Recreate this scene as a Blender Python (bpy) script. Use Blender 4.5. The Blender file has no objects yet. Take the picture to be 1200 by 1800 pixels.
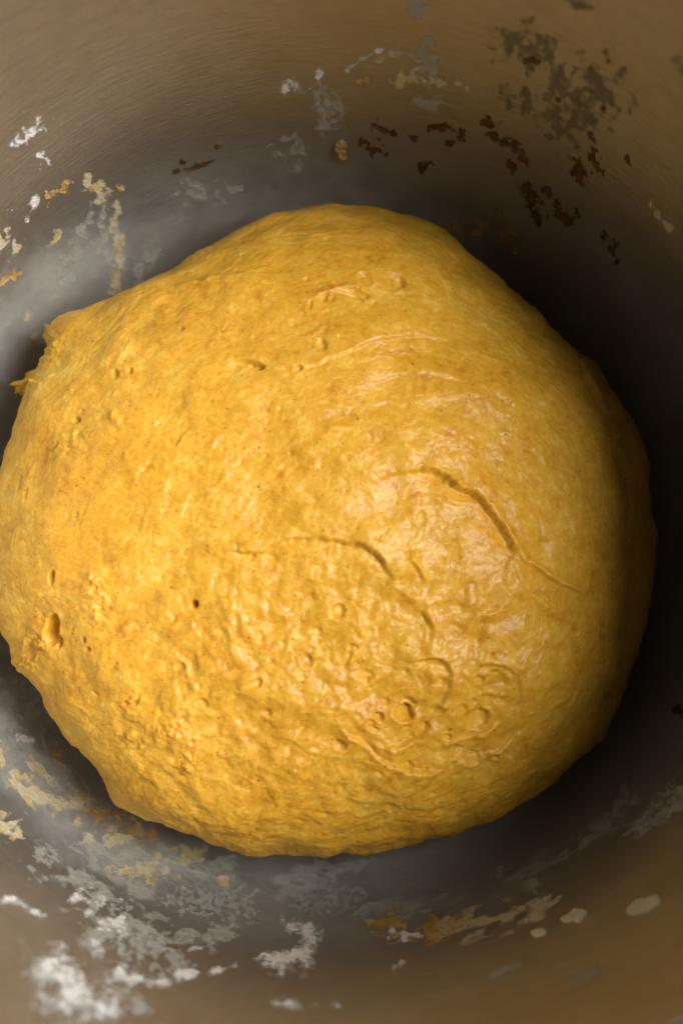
import bpy, math, random
import numpy as np
from mathutils import Vector

# ------------------------------------------------------------------ camera, world, light, exposure
sc = bpy.context.scene
C = sc.collection
CM = 0.01
CAM = np.array([0.0, -4.4, 44.6])            # centimetres; bowl axis = z axis, bowl bottom = z 0
AIM = np.array([0.0, 0.62, 5.0])
ROLL = 0.0
FPX = 2464.0                                  # focal length in pixels of a 1200 x 1800 frame
cam_data = bpy.data.cameras.new('camera')
cam = bpy.data.objects.new('camera', cam_data); C.objects.link(cam)
cam.location = Vector(CAM * CM)
cam.rotation_euler = (Vector(AIM - CAM)).to_track_quat('-Z', 'Y').to_euler()
cam_data.sensor_fit = 'VERTICAL'; cam_data.sensor_height = 36.0; cam_data.sensor_width = 24.0
cam_data.lens = FPX / 1800 * 36.0
cam_data.shift_x = 0.012
cam_data.clip_start = 0.01; cam_data.clip_end = 50
cam_data.dof.use_dof = True
cam_data.dof.focus_distance = 37.4 * CM
cam_data.dof.aperture_fstop = 8.0
sc.camera = cam

world = bpy.data.worlds.new('World'); sc.world = world; world.use_nodes = True
bg = world.node_tree.nodes['Background']
bg.inputs['Color'].default_value = (1.0, 0.97, 0.93, 1)
bg.inputs['Strength'].default_value = 0.025

def area_lamp(name, loc, target, sx, sy, power, col):
    l = bpy.data.lights.new(name, 'AREA'); l.shape = 'RECTANGLE'; l.size = sx * CM; l.size_y = sy * CM
    l.energy = power; l.color = col
    o = bpy.data.objects.new(name, l); C.objects.link(o)
    o.location = Vector(loc) * CM
    o.rotation_euler = (Vector(target) - Vector(loc)).to_track_quat('-Z', 'Y').to_euler()
    return o
# a window to the right of the bowl, a little towards the far side
area_lamp('window_lamp', (97, 6, 106), (0, 0, 6), 64, 116, 47.0, (1.0, 0.975, 0.94))

vs = sc.view_settings
vs.view_transform = 'Standard'; vs.look = 'None'; vs.exposure = 0.0; vs.gamma = 1.0
vs.use_curve_mapping = False
sc.cycles.use_denoising = True
sc.cycles.use_adaptive_sampling = True; sc.cycles.adaptive_threshold = 0.03
sc.cycles.max_bounces = 7; sc.cycles.transparent_max_bounces = 16

# ------------------------------------------------------------------ noise
_G = np.array([[1,1,0],[-1,1,0],[1,-1,0],[-1,-1,0],[1,0,1],[-1,0,1],[1,0,-1],[-1,0,-1],
               [0,1,1],[0,-1,1],[0,1,-1],[0,-1,-1],[1,1,0],[-1,1,0],[0,-1,1],[0,-1,-1]], dtype=np.float32)
_GX, _GY, _GZ = [np.ascontiguousarray(_G[:, k]) for k in range(3)]
def perlin(x, y, z, seed=0):
    x = np.asarray(x, np.float32) + np.float32(1000.37); y = np.asarray(y, np.float32) + np.float32(1000.71); z = np.asarray(z, np.float32) + np.float32(1000.13)
    fx, fy, fz = np.floor(x), np.floor(y), np.floor(z)
    ix, iy, iz = fx.astype(np.uint32), fy.astype(np.uint32), fz.astype(np.uint32)
    tx, ty, tz = x - fx, y - fy, z - fz
    u, v, w = [t*t*t*(t*(t*6-15)+10) for t in (tx, ty, tz)]
    one = np.uint32(1)
    hx = [ix*np.uint32(374761393), (ix+one)*np.uint32(374761393)]
    hy = [iy*np.uint32(668265263), (iy+one)*np.uint32(668265263)]
    hz = [iz*np.uint32(2147483589)+np.uint32((seed*1274126177) & 0xffffffff), (iz+one)*np.uint32(2147483589)+np.uint32((seed*1274126177) & 0xffffffff)]
    def corner(a, b, c):
        h = hx[a]+hy[b]+hz[c]
        h = (h ^ (h >> np.uint32(13)))*np.uint32(1274126177)
        h = (h ^ (h >> np.uint32(15)))*np.uint32(2246822519)
        h = (h >> np.uint32(18)) & np.uint32(15)
        return np.take(_GX, h)*(tx-a) + np.take(_GY, h)*(ty-b) + np.take(_GZ, h)*(tz-c)
    x00 = corner(0,0,0)*(1-u) + corner(1,0,0)*u
    x10 = corner(0,1,0)*(1-u) + corner(1,1,0)*u
    x01 = corner(0,0,1)*(1-u) + corner(1,0,1)*u
    x11 = corner(0,1,1)*(1-u) + corner(1,1,1)*u
    return (x00*(1-v) + x10*v)*(1-w) + (x01*(1-v) + x11*v)*w
def fbm(x, y, z, oct=4, seed=0, gain=.5):
    r = 0; a = 1.0; f = 1.0
    for k in range(oct):
        r = r + a*perlin(x*f, y*f, z*f, seed + 17*k); a *= gain; f *= 2.03
    return r
def sstep(a, b, x):
    t = np.clip((x-a)/(b-a), 0, 1); return t*t*(3-2*t)

# ------------------------------------------------------------------ helpers
def tag(o, label=None, cat=None, group=None, kind=None):
    if label: o['label'] = label
    if cat: o['category'] = cat
    if group: o['group'] = group
    if kind: o['kind'] = kind
    return o
def link_mesh(name, co_cm, faces, mat, parent=None, smooth=True, attrs=None):
    me = bpy.data.meshes.new(name)
    faces = np.asarray(faces, dtype=np.int32)
    n, k = faces.shape
    me.vertices.add(len(co_cm)); me.vertices.foreach_set('co', (np.asarray(co_cm, np.float32)*CM).ravel())
    me.loops.add(n*k); me.loops.foreach_set('vertex_index', faces.ravel())
    me.polygons.add(n); me.polygons.foreach_set('loop_start', np.arange(0, n*k, k, dtype=np.int32))
    me.update(calc_edges=True); me.validate()
    if smooth: me.polygons.foreach_set('use_smooth', np.ones(len(me.polygons), dtype=bool))
    for an, av in (attrs or {}).items():
        at = me.attributes.new(an, 'FLOAT', 'POINT'); at.data.foreach_set('value', np.asarray(av, np.float32))
    me.materials.append(mat)
    o = bpy.data.objects.new(name, me); C.objects.link(o)
    if parent: o.parent = parent
    return o

class NT:                                        # small node-tree builder
    def __init__(s, name):
        s.m = bpy.data.materials.new(name); s.m.use_nodes = True
        s.t = s.m.node_tree; s.b = s.t.nodes['Principled BSDF']; s.out = s.t.nodes['Material Output']
    def n(s, typ, **kw):
        nd = s.t.nodes.new(typ)
        for k, v in kw.items():
            if hasattr(nd, k) and k not in nd.inputs: setattr(nd, k, v)
            else: s.set(nd, k, v)
        return nd
    def set(s, nd, k, v):
        if isinstance(v, bpy.types.NodeSocket): s.t.links.new(v, nd.inputs[k])
        else: nd.inputs[k].default_value = v
    def math(s, op, a, b=None, clamp=False):
        nd = s.t.nodes.new('ShaderNodeMath'); nd.operation = op; nd.use_clamp = clamp
        s.set(nd, 0, a)
        if b is not None: s.set(nd, 1, b)
        return nd.outputs[0]
    def noise(s, vec, scale, detail=4, rough=.55, dist=0):
        nd = s.n('ShaderNodeTexNoise', Scale=scale, Detail=detail, Roughness=rough, Distortion=dist)
        s.t.links.new(vec, nd.inputs['Vector']); return nd.outputs['Fac']
    def ramp(s, fac, stops):
        nd = s.t.nodes.new('ShaderNodeValToRGB'); e = nd.color_ramp.elements
        while len(e) < len(stops): e.new(.5)
        for el, (p, c) in zip(e, stops): el.position = p; el.color = (*c, 1) if len(c) == 3 else c
        s.t.links.new(fac, nd.inputs[0]); return nd.outputs[0]
    def mix(s, fac, a, b):
        nd = s.t.nodes.new('ShaderNodeMix'); nd.data_type = 'RGBA'
        s.set(nd, 0, fac)
        for k, v in ((6, a), (7, b)):
            if isinstance(v, bpy.types.NodeSocket): s.t.links.new(v, nd.inputs[k])
            else: nd.inputs[k].default_value = (*v, 1)
        return nd.outputs[2]
    def maprange(s, v, a, b, c=0, d=1):
        nd = s.t.nodes.new('ShaderNodeMapRange'); nd.interpolation_type = 'SMOOTHSTEP'
        s.set(nd, 0, v)
        for i, q in enumerate((a, b, c, d)): nd.inputs[1+i].default_value = q
        return nd.outputs[0]

# ------------------------------------------------------------------ materials
def steel_material():
    q = NT('brushed_steel'); t = q.t
    tc = q.n('ShaderNodeTexCoord').outputs['Object']
    sep = q.n('ShaderNodeSeparateXYZ'); t.links.new(tc, sep.inputs[0])
    x, y, z = sep.outputs
    r = q.math('SQRT', q.math('ADD', q.math('MULTIPLY', x, x), q.math('MULTIPLY', y, y)))
    cx = q.math('DIVIDE', x, q.math('MAXIMUM', r, .001)); cy = q.math('DIVIDE', y, q.math('MAXIMUM', r, .001))
    s = q.math('SUBTRACT', z, r)                 # runs along the profile
    def brushed(k, ks):
        cb = q.n('ShaderNodeCombineXYZ')
        t.links.new(q.math('MULTIPLY', cx, k), cb.inputs[0]); t.links.new(q.math('MULTIPLY', cy, k), cb.inputs[1])
        t.links.new(q.math('MULTIPLY', s, ks), cb.inputs[2]); return cb.outputs[0]
    fine = q.noise(brushed(16, 2600), 1, 3, .65)
    med = q.noise(brushed(14, 1500), 1, 5, .7)
    blot = q.noise(tc, 22, 5, .6, .4)
    smear = q.noise(tc, 60, 4, .6, .8)
    base = q.ramp(q.math('ADD', q.math('MULTIPLY', med, .4), q.math('ADD', q.math('MULTIPLY', fine, .25), q.math('MULTIPLY', blot, .35))),
                  [(.37, (.30, .31, .325)), (.63, (.50, .515, .535))])
    # film low in the bowl paints the steel's grey reflections into its colour
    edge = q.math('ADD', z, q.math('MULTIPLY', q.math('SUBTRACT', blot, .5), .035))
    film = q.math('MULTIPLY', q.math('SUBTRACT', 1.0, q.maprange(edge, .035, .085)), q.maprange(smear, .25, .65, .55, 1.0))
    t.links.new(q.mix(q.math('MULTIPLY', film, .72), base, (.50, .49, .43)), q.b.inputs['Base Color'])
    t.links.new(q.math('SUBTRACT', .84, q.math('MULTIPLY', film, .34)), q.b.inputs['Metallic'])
    rg = q.math('ADD', q.math('MULTIPLY', q.maprange(blot, .3, .7), .10),
                q.math('ADD', q.math('MULTIPLY', smear, .08), q.math('ADD', q.math('MULTIPLY', med, .12), .30)))
    t.links.new(q.math('ADD', rg, q.math('MULTIPLY', film, .12)), q.b.inputs['Roughness'])
    q.set(q.b, 'Anisotropic', .75)
    tn = q.n('ShaderNodeTangent', direction_type='RADIAL', axis='Z')
    t.links.new(tn.outputs[0], q.b.inputs['Tangent'])
    bp = q.n('ShaderNodeBump', Strength=.8, Distance=.00018)
    t.links.new(q.math('ADD', fine, q.math('MULTIPLY', med, .8)), bp.inputs['Height'])
    t.links.new(bp.outputs[0], q.b.inputs['Normal'])
    return q.m

def dough_material():
    q = NT('pumpkin_dough'); t = q.t
    tc = q.n('ShaderNodeTexCoord').outputs['Object']
    n1 = q.noise(tc, 38, 5, .6, .6)
    n2 = q.noise(tc, 260, 5, .62, .3)
    n3 = q.noise(tc, 560, 3, .55, 1.0)
    mixn = q.math('ADD', q.math('MULTIPLY', n1, .30), q.math('ADD', q.math('MULTIPLY', n2, .40), q.math('MULTIPLY', n3, .30)))
    col = q.ramp(mixn, [(.36, (.52, .212, .010)), (.45, (.655, .325, .022)), (.54, (.72, .390, .036)), (.65, (.83, .53, .105))])
    # ground spice
    def spice(scale, lo, hi):
        v = q.n('ShaderNodeTexVoronoi', Scale=scale); t.links.new(tc, v.inputs['Vector'])
        sel = q.n('ShaderNodeSeparateColor'); t.links.new(v.outputs['Color'], sel.inputs[0])
        sz = q.math('ADD', .25, q.math('MULTIPLY', q.math('POWER', sel.outputs[2], 2.5), 1.0))
        d = q.math('SUBTRACT', 1.0, q.maprange(q.math('DIVIDE', v.outputs['Distance'], sz), lo, hi))
        clump = q.math('MULTIPLY', q.noise(tc, 45, 3, .5), .9)
        return q.math('MULTIPLY', d, q.math('GREATER_THAN', sel.outputs[0], q.math('ADD', clump, -.06))), sel.outputs[1]
    a1, c1 = spice(400, .06, .16)
    a2, c2 = spice(800, .12, .30)
    col = q.mix(q.math('MULTIPLY', a2, .55), col, (.36, .11, .010))
    dark = q.mix(c1, (.030, .018, .008), (.30, .075, .010))
    col = q.mix(q.math('MULTIPLY', a1, .70), col, dark)
    t.links.new(col, q.b.inputs['Base Color'])
    t.links.new(q.math('ADD', q.math('MULTIPLY', n2, .34), .30), q.b.inputs['Roughness'])
    q.set(q.b, 'IOR', 1.42); q.set(q.b, 'Specular IOR Level', .3)
    q.set(q.b, 'Subsurface Weight', .40)
    q.set(q.b, 'Subsurface Radius', (1.0, .42, .08))
    q.set(q.b, 'Subsurface Scale', .0035)
    b1 = q.n('ShaderNodeBump', Strength=.50, Distance=.0005)
    t.links.new(q.math('ADD', q.math('MULTIPLY', n2, .8), q.math('ADD', q.math('MULTIPLY', n3, .7), q.math('MULTIPLY', q.noise(tc, 1500, 2, .6), .25))), b1.inputs['Height'])
    t.links.new(b1.outputs[0], q.b.inputs['Normal'])
    b2 = q.n('ShaderNodeBump', Strength=.42, Distance=.0006)
    t.links.new(q.math('ADD', q.math('MULTIPLY', n2, .35), n3), b2.inputs['Height']); t.links.new(b2.outputs[0], q.b.inputs['Coat Normal'])
    q.set(q.b, 'Coat Weight', .42); q.set(q.b, 'Coat Roughness', .25); q.set(q.b, 'Coat IOR', 1.4)
    return q.m

def film_material(name, c_lo, c_hi, lo, hi, amp, scale, rough=.8, amax=1.0, stretch=False, spec=.3):
    """crust whose fringe breaks up into grains; 'cover' says how thick it lies"""
    q = NT(name); t = q.t
    tc = q.n('ShaderNodeTexCoord').outputs['Object']
    n1 = q.noise(tc, scale, 5, .68, .3); n2 = q.noise(tc, scale*.33, 3, .5)
    at = q.n('ShaderNodeAttribute', attribute_name='cover').outputs['Fac']
    nn = q.math('SUBTRACT', q.math('ADD', q.math('MULTIPLY', n1, .65), q.math('MULTIPLY', n2, .35)), .5)
    c = q.math('ADD', at, q.math('MULTIPLY', nn, amp))
    al = q.maprange(c, lo, hi, 0, amax)
    t.links.new(q.mix(q.maprange(n2, .35, .65), c_lo, c_hi), q.b.inputs['Base Color'])
    t.links.new(al, q.b.inputs['Alpha'])
    q.set(q.b, 'Roughness', rough); q.set(q.b, 'Specular IOR Level', spec)
    bp = q.n('ShaderNodeBump', Strength=.5, Distance=.0005)
    t.links.new(q.math('ADD', n1, c), bp.inputs['Height']); t.links.new(bp.outputs[0], q.b.inputs['Normal'])
    return q.m

M = {}
M['steel'] = steel_material()
M['dough'] = dough_material()
M['flour'] = film_material('white_flour', (.60, .59, .56), (.76, .75, .72), -.1, 1.25, 3.2, 1500, .9)
M['paste'] = film_material('floury_dough_film', (.60, .57, .47), (.60, .48, .20), -.1, 1.1, 2.4, 1300, .7, .85)
M['haze_film'] = film_material('thin_flour_film', (.46, .47, .44), (.55, .54, .48), -.2, 1.3, 2.2, 1100, .7, .58)
M['brown'] = film_material('brown_dough_film', (.075, .036, .010), (.14, .070, .018), -.1, 1.0, 2.3, 900, .5, .80)
M['tan'] = film_material('tan_dough_film', (.42, .25, .07), (.52, .38, .18), .10, .80, 1.5, 700, .6, .92)
M['veil'] = film_material('painted_wall_sheen', (.50, .50, .47), (.58, .575, .53), -.1, 1.5, .3, 150, .5, .44)  # pale layer that paints the bright sheen of the lit left wall
M['cream'] = film_material('cream_drip', (.60, .56, .44), (.68, .64, .53), -.3, .35, 1.2, 900, .55, 1.0)
M['dull'] = film_material('dull_grey_film', (.11, .10, .085), (.16, .145, .12), -.1, 1.5, 2.6, 1700, .6, .46)

# ------------------------------------------------------------------ counter and bowl
def counter_material():
    q = NT('warm_wood'); t = q.t
    tc = q.n('ShaderNodeTexCoord').outputs['Object']
    mp = q.n('ShaderNodeMapping'); mp.inputs['Scale'].default_value = (3, 40, 3); t.links.new(tc, mp.inputs[0])
    g = q.noise(mp.outputs[0], 3, 6, .6, .6)
    t.links.new(q.ramp(g, [(.3, (.17, .09, .04)), (.7, (.30, .17, .08))]), q.b.inputs['Base Color'])
    q.set(q.b, 'Roughness', .5)
    return q.m
_c = [(-60, -50), (60, -50), (60, 50), (-60, 50)]
tag(link_mesh('countertop', [(x, y, -.42) for x, y in _c] + [(x, y, -4) for x, y in _c],
    [(0, 1, 2, 3), (7, 6, 5, 4), (0, 4, 5, 1), (1, 5, 6, 2), (2, 6, 7, 3), (3, 7, 4, 0)], counter_material(), smooth=False), kind='structure')

PROF = np.array([(0, .0), (3.5, .0), (5.6, .08), (7.2, .45), (8.5, 1.15), (9.5, 2.1), (10.25, 3.3), (10.75, 4.7), (11.05, 6.2),
                 (11.25, 8.0), (11.47, 10.3), (11.7, 12.8), (11.93, 15.3), (12.2, 18.0)])
def catmull(P, n):
    P = np.asarray(P, float); Q = np.vstack([2*P[0]-P[1], P, 2*P[-1]-P[-2]]); out = []
    for i in range(len(P)-1):
        p0, p1, p2, p3 = Q[i:i+4]
        for t in np.linspace(0, 1, n, endpoint=False):
            out.append(.5*((2*p1)+(-p0+p2)*t+(2*p0-5*p1+4*p2-p3)*t*t+(-p0+3*p1-3*p2+p3)*t**3))
    out.append(P[-1]); return np.array(out)
PC = catmull(PROF, 10)
PS = np.concatenate([[0], np.cumsum(np.hypot(*np.diff(PC, axis=0).T))])
def prof_at(s): return np.interp(s, PS, PC[:, 0]), np.interp(s, PS, PC[:, 1])
def rb(z): return np.interp(z, PC[25:, 1], PC[25:, 0])
def zb(r): return np.interp(r, PC[:, 0], PC[:, 1])

def lathe(profile, nseg):
    prof = np.asarray(profile); k = len(prof)
    th = np.linspace(0, 2*np.pi, nseg, endpoint=False)
    co = np.stack([prof[None, :, 0]*np.cos(th)[:, None], prof[None, :, 0]*np.sin(th)[:, None],
                   np.repeat(prof[None, :, 1], nseg, 0)], -1).reshape(-1, 3)
    i = np.arange(nseg)[:, None]; j = np.arange(k-1)[None]
    a = i*k + j; b = ((i+1) % nseg)*k + j
    return co, np.stack([a, b, b+1, a+1], -1).reshape(-1, 4)
nrm = np.gradient(PC, axis=0); nrm = np.stack([nrm[:, 1], -nrm[:, 0]], -1); nrm /= np.linalg.norm(nrm, axis=1)[:, None]
rim = [(r+12.2, z+18.0) for r, z in ((.10, .12), (.27, .20), (.45, .16), (.55, .02), (.51, -.14), (.37, -.24), (.17, -.22))]
outer = (PC + nrm*.10)[::-1][3:]
inner = PC.copy(); inner[0, 0] = .02
outer[-1, 0] = .02
bco, bf = lathe(np.vstack([inner, rim, outer]), 256)
bowl = bpy.data.objects.new('mixing_bowl', None); C.objects.link(bowl)
tag(bowl, 'deep brushed stainless steel mixing bowl smeared with flour, holding the dough', 'bowl')
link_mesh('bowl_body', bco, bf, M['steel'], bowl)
fco, ff = lathe([(6.0, -.09), (6.15, -.40), (6.35, -.41), (6.5, -.30), (6.55, .12)], 128)
link_mesh('foot_ring', fco, ff, M['steel'], bowl)

# ------------------------------------------------------------------ where the photo's details sit on the real surfaces
_f = (AIM-CAM)/np.linalg.norm(AIM-CAM); _r = np.cross(_f, [0, 0, 1.]); _r /= np.linalg.norm(_r); _u = np.cross(_r, _f)
CX = 600 - .012*1800
def to_plan(P):
    d = P - CAM; w = d @ _f
    return CX + FPX*(d @ _r)/w, 900 - FPX*(d @ _u)/w
def ray(px, py):
    d = _f + _r*(px-CX)/FPX - _u*(py-900)/FPX
    return d/np.linalg.norm(d)
def on_bowl(px, py):                              # -> (theta, s) on the inside of the bowl
    d = ray(px, py); t = np.arange(18, 60, .01)
    P = CAM + d*t[:, None]; r = np.hypot(P[:, 0], P[:, 1])
    inside = (r < rb(P[:, 2])) & (P[:, 2] > zb(np.minimum(r, 12.15)))
    i0 = np.argmax(inside)
    k = i0 + np.argmax(~inside[i0:])
    p = P[k]; s = np.interp(p[2], PC[12:, 1], PS[12:])
    return math.atan2(p[1], p[0]), s, p[2]
def at_z(px, py, z):
    d = ray(px, py); return CAM + d*((z-CAM[2])/d[2])

# ------------------------------------------------------------------ dough
OUT = [(600,374),(660,379),(720,391),(770,410),(810,445),(860,490),(920,545),(970,600),(1008,630),(1040,648),(1068,692),(1100,742),
       (1128,790),(1138,840),(1143,900),(1143,960),(1140,1030),(1138,1080),(1125,1130),(1100,1190),(1080,1250),(1040,1305),(1000,1350),
       (950,1390),(880,1435),(800,1465),(700,1487),(640,1492),(600,1490),(575,1496),(510,1497),(440,1502),(420,1492),(400,1486),(330,1462),
       (270,1440),(215,1407),(180,1362),(140,1310),(100,1258),(92,1252),(60,1200),(36,1172),(24,1166),(30,1150),(12,1110),(0,1070),(-8,1000),(-10,920),
       (-5,850),(15,832),(25,790),(40,740),(52,705),(66,680),(78,652),(90,620),(92,600),(85,582),(100,572),(125,565),(200,540),(240,520),
       (290,490),(340,460),(400,430),(440,405),(490,388),(550,377)]
def ZEQ(p): return 4.2 - 1.4*np.cos(p-.05)          # the ball leans high against the left wall
ZE = 4.2
cpt = at_z(575, 935, ZE)[:2]
op = np.array([at_z(x, y, float(ZEQ(math.atan2(935-y, x-575))))[:2] for x, y in OUT]) - cpt
oa = np.unwrap(np.arctan2(op[:, 1], op[:, 0])); orr = np.hypot(op[:, 0], op[:, 1])
o_ = np.argsort(np.mod(oa, 2*np.pi)); oa = np.mod(oa, 2*np.pi)[o_]; orr = orr[o_]
def r_out(phi):
    return np.interp(np.mod(phi, 2*np.pi), np.concatenate([oa-2*np.pi, oa, oa+2*np.pi]), np.tile(orr, 3))
_ph = np.linspace(0, 2*np.pi, 720, endpoint=False)
_rs = r_out(_ph); _k = np.exp(-.5*(np.arange(-60, 61)/13.)**2); _k /= _k.sum()
_rs = np.convolve(np.concatenate([_rs[-60:], _rs, _rs[:60]]), _k, 'valid')
_ro = r_out(_ph); _k2 = np.exp(-.5*(np.arange(-12, 13)/2.6)**2); _k2 /= _k2.sum()
_ro = np.convolve(np.concatenate([_ro[-12:], _ro, _ro[:12]]), _k2, 'valid')
def r_out(phi): return np.interp(np.mod(phi, 2*np.pi), np.concatenate([_ph, [2*np.pi]]), np.concatenate([_ro, _ro[:1]]))
def r_smooth(phi): return np.interp(np.mod(phi, 2*np.pi), np.concatenate([_ph, [2*np.pi]]), np.concatenate([_rs, _rs[:1]]))

N = 860
g = np.linspace(-1, 1, N)
gx, gy = np.meshgrid(g, g)
# square -> disc (concentric elliptical map keeps cells even)
dx = gx*np.sqrt(1-gy*gy/2); dy = gy*np.sqrt(1-gx*gx/2)
rho = np.clip(np.hypot(dx, dy), 1e-9, 1); phi = np.arctan2(dy, dx)
RE = .84                                          # rho of the equator
al = np.where(rho < RE, rho/RE*np.pi/2, np.pi/2 + (rho-RE)/(1-RE)*np.pi/2)
HT = 4.8
w_edge = sstep(.88, 1.0, np.sin(al))              # the ragged outline only near the rim
rr = r_smooth(phi)*(1-w_edge) + r_out(phi)*w_edge*(1 + .007*fbm(np.cos(phi)*9, np.sin(phi)*9, 0*phi, 4, 91, .6))
sx = np.sin(al)**.90
top = al <= np.pi/2
ze = ZEQ(phi)*np.sin(al)**2 + ZE*(1-np.sin(al)**2)
zz = np.where(top, ze + HT*np.abs(np.cos(al))**.92, ze - 3.9*np.abs(np.cos(al))**.75)
X = cpt[0] + rr*sx*np.cos(phi); Y = cpt[1] + rr*sx*np.sin(phi); Z = zz
P = np.stack([X, Y, Z], -1)
def normals(P):
    a = np.gradient(P, axis=1); b = np.gradient(P, axis=0)
    n = np.cross(a, b); return n/np.maximum(np.linalg.norm(n, axis=-1, keepdims=True), 1e-12)
Nn = normals(P)
U, V = to_plan(P.reshape(-1, 3)); U = U.reshape(N, N).astype(np.float32); V = V.reshape(N, N).astype(np.float32)
upper = sstep(np.pi*.56, np.pi*.48, al)
H = np.zeros((N, N), np.float32)                  # height along the normal, cm

def seg_field(pts, pad, closed=False):
    """distance to a smoothed line, side (+ left of travel as seen in the picture), position along it; only near the line"""
    pc = catmull(pts, 8); lo = pc.min(0)-pad; hi = pc.max(0)+pad
    idx = np.nonzero((U > lo[0]) & (U < hi[0]) & (V > lo[1]) & (V < hi[1]) & (al < np.pi*.55))
    u, v = U[idx], V[idx]
    L = np.concatenate([[0], np.cumsum(np.hypot(*np.diff(pc, axis=0).T))])
    best = np.full(u.shape, 1e9, np.float32); side = np.zeros_like(best); tt = np.zeros_like(best)
    for i in range(len(pc)-1):
        a, b = pc[i], pc[i+1]; d = b-a; l2 = max(d@d, 1e-9)
        t = np.clip(((u-a[0])*d[0]+(v-a[1])*d[1])/l2, 0, 1)
        ex, ey = u-a[0]-t*d[0], v-a[1]-t*d[1]; dd = np.hypot(ex, ey)
        m = dd < best
        best[m] = dd[m]; side[m] = np.sign(d[0]*ey-d[1]*ex)[m]; tt[m] = ((L[i]+t*math.sqrt(l2))/L[-1])[m]
    return idx, best, side, tt, u, v
def taper(t, a=.18, b=.18): return sstep(0, a, t)*sstep(1, 1-b, t)
def fold(pts, h, hi_w, lo_w, hi_side, crease=.0, a=.18, b=.18, jag=2.0, seed=1):
    """one skin lapping over another: high on one side, falling off sharply at the line"""
    idx, d, sd, t, u, v = seg_field(pts, max(hi_w, lo_w)*3)
    sgn = d*sd*hi_side + jag*fbm(u*.05, v*.05, 0*u, 3, seed)
    tp = taper(t, a, b)
    mod = np.clip(.75 + 1.1*perlin(u*.028, v*.028, 0*u, seed+90), .15, 1.5)
    hgt = (np.where(sgn > 0, np.exp(-(sgn/(1.35*hi_w))**2), 0) + .15*np.exp(-((sgn-6)/5.)**2))*sstep(-1, 3.5, sgn)*h*(.55+.45*mod)
    cre = -1.2*crease*mod*np.exp(-np.clip(-sgn, 0, None)/(.22*lo_w))*sstep(2.0, -1.0, sgn)
    lo_ = -.14*h*np.exp(-np.clip(-sgn, 0, None)/lo_w)*(sgn <= 0)
    H[idx] += (hgt + cre*tp + lo_*sstep(1, -8, sgn)*tp)*tp
def ridge(pts, h, w, a=.2, b=.2, jag=1.5, seed=1):
    idx, d, sd, t, u, v = seg_field(pts, w*4)
    s = d*sd + jag*fbm(u*.06, v*.06, 0*u, 2, seed)
    H[idx] += h*np.exp(-(s/w)**2)*taper(t, a, b)*(1+.5*perlin(u*.08, v*.08, 0*u, seed+5))
def pit(x, y, rx, ry, rot, depth, rimh=.0, sharp=.5, seed=0):
    if depth >= .14: depth *= 1.25; sharp *= .8
    R_ = max(rx, ry)*2.2
    idx = np.nonzero((abs(U-x) < R_) & (abs(V-y) < R_) & (al < np.pi*.55))
    u, v = U[idx]-x, V[idx]-y; c, s = math.cos(rot), math.sin(rot)
    a = (u*c+v*s)/rx; b = (-u*s+v*c)/ry
    d = np.sqrt(a*a+b*b)*(1+.22*perlin(U[idx]*.05, V[idx]*.05, 0*u, 40+seed))
    lean = np.clip(.55 + .45*(u*.80 - v*.60)/max(rx, ry), .12, 1.1) if depth > 0 else 1.0
    H[idx] -= depth*1.5*lean*np.power(np.clip(1-d**2, 0, 1), sharp)
    H[idx] += .6*rimh*np.exp(-((d-1.10)/.18)**2)
def bulge(x, y, rx, ry, rot, h):
    c, s = math.cos(rot), math.sin(rot); u, v = U-x, V-y
    a = (u*c+v*s)/rx; b = (-u*s+v*c)/ry
    H[...] += h*np.exp(-(a*a+b*b))*upper

# large forms
bulge(380, 760, 260, 150, 0, .16); bulge(160, 900, 120, 200, .2, .22); bulge(800, 700, 240, 130, .3, .18)
bulge(930, 1080, 110, 160, 0, .22); bulge(540, 1110, 150, 110, .1, -.20); bulge(700, 1220, 130, 80, .2, -.16)
bulge(640, 450, 120, 60, .1, .15); bulge(420, 1400, 200, 70, .3, .12); bulge(250, 1250, 80, 120, -.3, .12)
bulge(300, 600, 150, 50, -.35, .12); bulge(560, 1290, 130, 35, .35, -.10); bulge(150, 640, 60, 60, 0, -.05)
# the lower lobe behind the upper left edge
fold([(190,530),(240,518),(300,505),(370,492),(440,478),(500,455)], .16, 60, 26, 1, .03, .35, .4, 4, 3)
# the two big laps in the middle
fold([(640,850),(690,838),(740,828),(775,838),(800,858),(832,872),(858,905),(880,938),(892,975)], .20, 46, 30, -1, .12, .45, .06, 4, 7)
ridge([(715,872),(760,876),(805,884),(850,888),(880,900)], .045, 4, .3, .3, 2, 8)
ridge([(850,880),(872,915),(892,955),(925,990),(970,1022),(1010,1042),(1050,1058)], .11, 7, .2, .35, 2, 9)
ridge([(893,975),(905,1010),(930,1045),(965,1075),(1000,1100)], .07, 6, .2, .5, 2, 10)
ridge([(890,975),(888,1010),(880,1050)], .05, 6, .2, .5, 2, 11)
fold([(915,985),(960,1020),(1000,1038),(1040,1052)], .08, 14, 10, -1, .05, .2, .3, 1.5, 12)
fold([(350,982),(385,968),(420,970),(450,975),(500,950),(540,947),(590,952),(640,962),(668,985),(685,1012),(700,1030)], .15, 36, 34, -1, .09, .3, .08, 5, 13)
fold([(712,982),(730,998),(740,1015),(742,1030)], .10, 12, 12, -1, .06, .2, .2, 1.5, 14)
ridge([(690,1025),(715,1045),(745,1058)], .06, 6, .2, .4, 2, 15)
pit(432, 974, 16, 8, .1, .10, 0, 1); pit(476, 980, 15, 8, .3, .09, 0, 1)
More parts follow.
